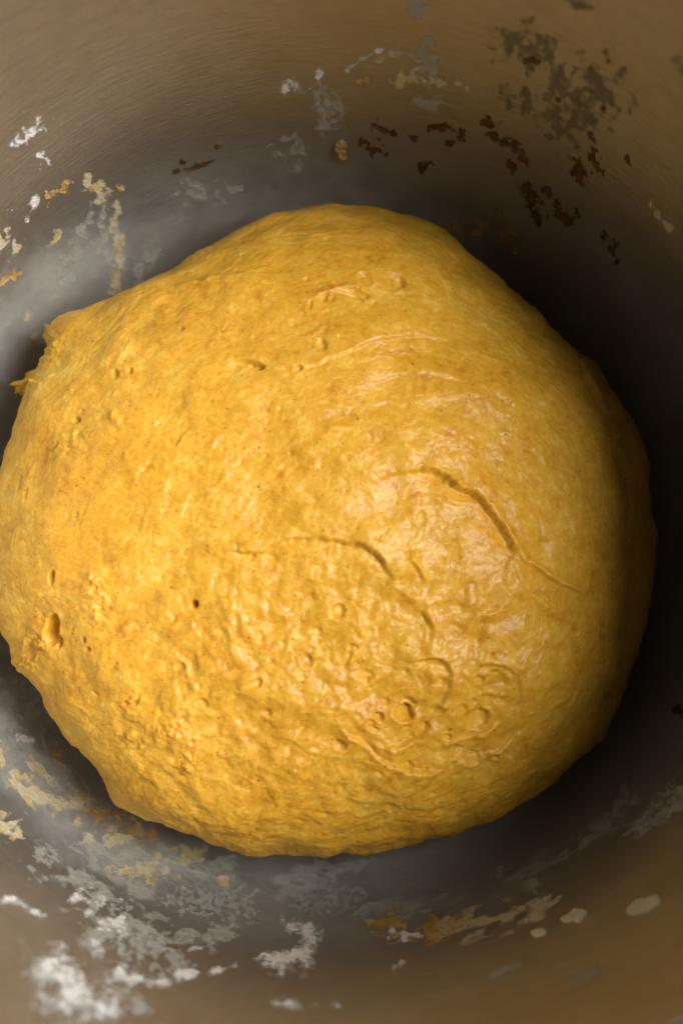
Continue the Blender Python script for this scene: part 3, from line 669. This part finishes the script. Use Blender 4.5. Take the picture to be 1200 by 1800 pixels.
 (FL, 'pale floury tail carrying on from the tan streak', [(770,1632),(830,1624),(880,1612),(930,1595),(968,1578)], [14,18,19,17,10], 'paste', dict(rag=1.0, bias=-.05, stretch=2.2)),
 (FL, 'pale flour fringe under the long tan streak', [(690,1640),(730,1644)], [10,8], 'flour', dict(rag=1.0)),
 (DS, 'largest cream oval drip on the near wall', [(1112,1600),(1132,1592),(1150,1583)], [6,9,6], 'cream', dict(thick=.06, rag=.2, bias=.55)),
 (DS, 'middle cream oval drip on the near wall', [(994,1617),(1010,1611),(1024,1605)], [5,7,5], 'cream', dict(thick=.06, rag=.2, bias=.55)),
 (DS, 'smallest cream oval drip on the near wall', [(941,1641),(953,1639)], [4,4], 'cream', dict(thick=.05, rag=.2, bias=.55)),
 (FL, 'small white flour fleck above the long tan streak', [(936,1560),(944,1554)], [8,7], 'haze_film', dict(rag=.7, bias=.4)),
 (FL, 'greenish flour grains along the right curve', [(1032,1470),(1060,1448),(1085,1425),(1100,1398)], [9,12,13,12], 'haze_film', dict(rag=1.0, bias=.1)),
 (FL, 'grey flour streak along the right edge of the bowl', [(1110,1462),(1140,1445),(1170,1415),(1205,1375)], [9,13,15,13], 'haze_film', dict(rag=.9, bias=.15)),
 (DS, 'two tiny yellow dough bits below the long tan streak', [(694,1700),(706,1692)], [6,6], 'paste', dict(rag=.7, bias=.1)),
 (FL, 'faint flour dash below the middle drip', [(862,1716),(890,1706),(914,1696)], [5,6,6], 'haze_film', dict(rag=.8, bias=.2)),
 (FL, 'faint flour dash at the lower right corner', [(1008,1728),(1030,1718),(1052,1706)], [7,8,7], 'haze_film', dict(rag=.8, bias=.1)),
 (DS, 'brown dough spot on the right edge of the bowl', [(1194,1250),(1202,1255)], [10,10], 'brown', dict(rag=.6)),
]
for k, (nm, lab, pts, w, mat, kw) in enumerate(S_):
    smear(nm[0], nm[1], lab, pts, w, mat, seed=k+1, group='flour stuck to the bowl wall' if nm is FL else 'dough stuck to the bowl wall', **kw)

# uncountable crumbs of flour and dough over the wall
rnd = random.Random(5)
def crumbs(name, label, cat, mat, spots):
    V_, F_ = [], []
    for (x, y, r_) in spots:
        th, s, z = on_bowl(x, y); R0, z0 = prof_at(s); R1, z1 = prof_at(s+.02)
        t = np.array([(R1-R0)*math.cos(th), (R1-R0)*math.sin(th), z1-z0]); t /= np.linalg.norm(t)
        b = np.array([-math.sin(th), math.cos(th), 0]); n = np.cross(t, b)
        if n @ np.array([-math.cos(th), -math.sin(th), .3]) < 0: n = -n
        c = np.array([R0*math.cos(th), R0*math.sin(th), z0]) + n*.003
        k0 = len(V_); m = 7; ro = rnd.uniform(0, 6)
        for q in range(m):
            rr_ = r_*rnd.uniform(.6, 1.25)
            V_.append(c + t*rr_*math.sin(ro+q*2*math.pi/m) + b*1.25*rr_*math.cos(ro+q*2*math.pi/m))
        V_.append(c + n*r_*.5)
        for q in range(m): F_.append((k0+q, k0+(q+1) % m, k0+m))
    o = link_mesh(name, np.array(V_), np.array(F_), M[mat], attrs={'cover': np.ones(len(V_))})
    return tag(o, label, cat, kind='stuff')
def cloud(n, cx_, cy_, sx_, sy_, lo=.006, hi=.022):
    out = []
    while len(out) < n:
        x, y = rnd.gauss(cx_, sx_), rnd.gauss(cy_, sy_)
        if -5 < x < 1205 and -5 < y < 1805 and math.hypot(x-575, y-935) > 590: out.append((x, y, lo+(hi-lo)*rnd.random()**3))
    return out
crumbs('flour_crumbs', 'fine white flour crumbs sprinkled over the bowl wall', 'flour crumbs', 'flour',
       cloud(90, 60, 250, 60, 70, .005, .016) + cloud(60, 60, 420, 60, 60) + cloud(150, 120, 1450, 100, 70) + cloud(190, 200, 1650, 130, 70)
       + cloud(80, 420, 1580, 120, 50) + cloud(60, 560, 1660, 60, 40) + cloud(50, 280, 60, 200, 40, .005, .011) + cloud(70, 560, 150, 60, 50) + cloud(90, 745, 70, 25, 60, .005, .016) + cloud(70, 1090, 1430, 60, 40, .006, .016))
crumbs('dough_crumbs', 'fine brown dough specks dotted over the bowl wall', 'dough specks', 'brown',
       cloud(90, 960, 320, 90, 80) + cloud(60, 1030, 240, 60, 80, .006, .016) + cloud(40, 300, 250, 150, 90, .005, .014) + cloud(40, 720, 240, 80, 40)
       + cloud(60, 130, 1410, 90, 60, .006, .018) + cloud(40, 750, 1560, 150, 40, .006, .014) + cloud(30, 1080, 420, 50, 60))
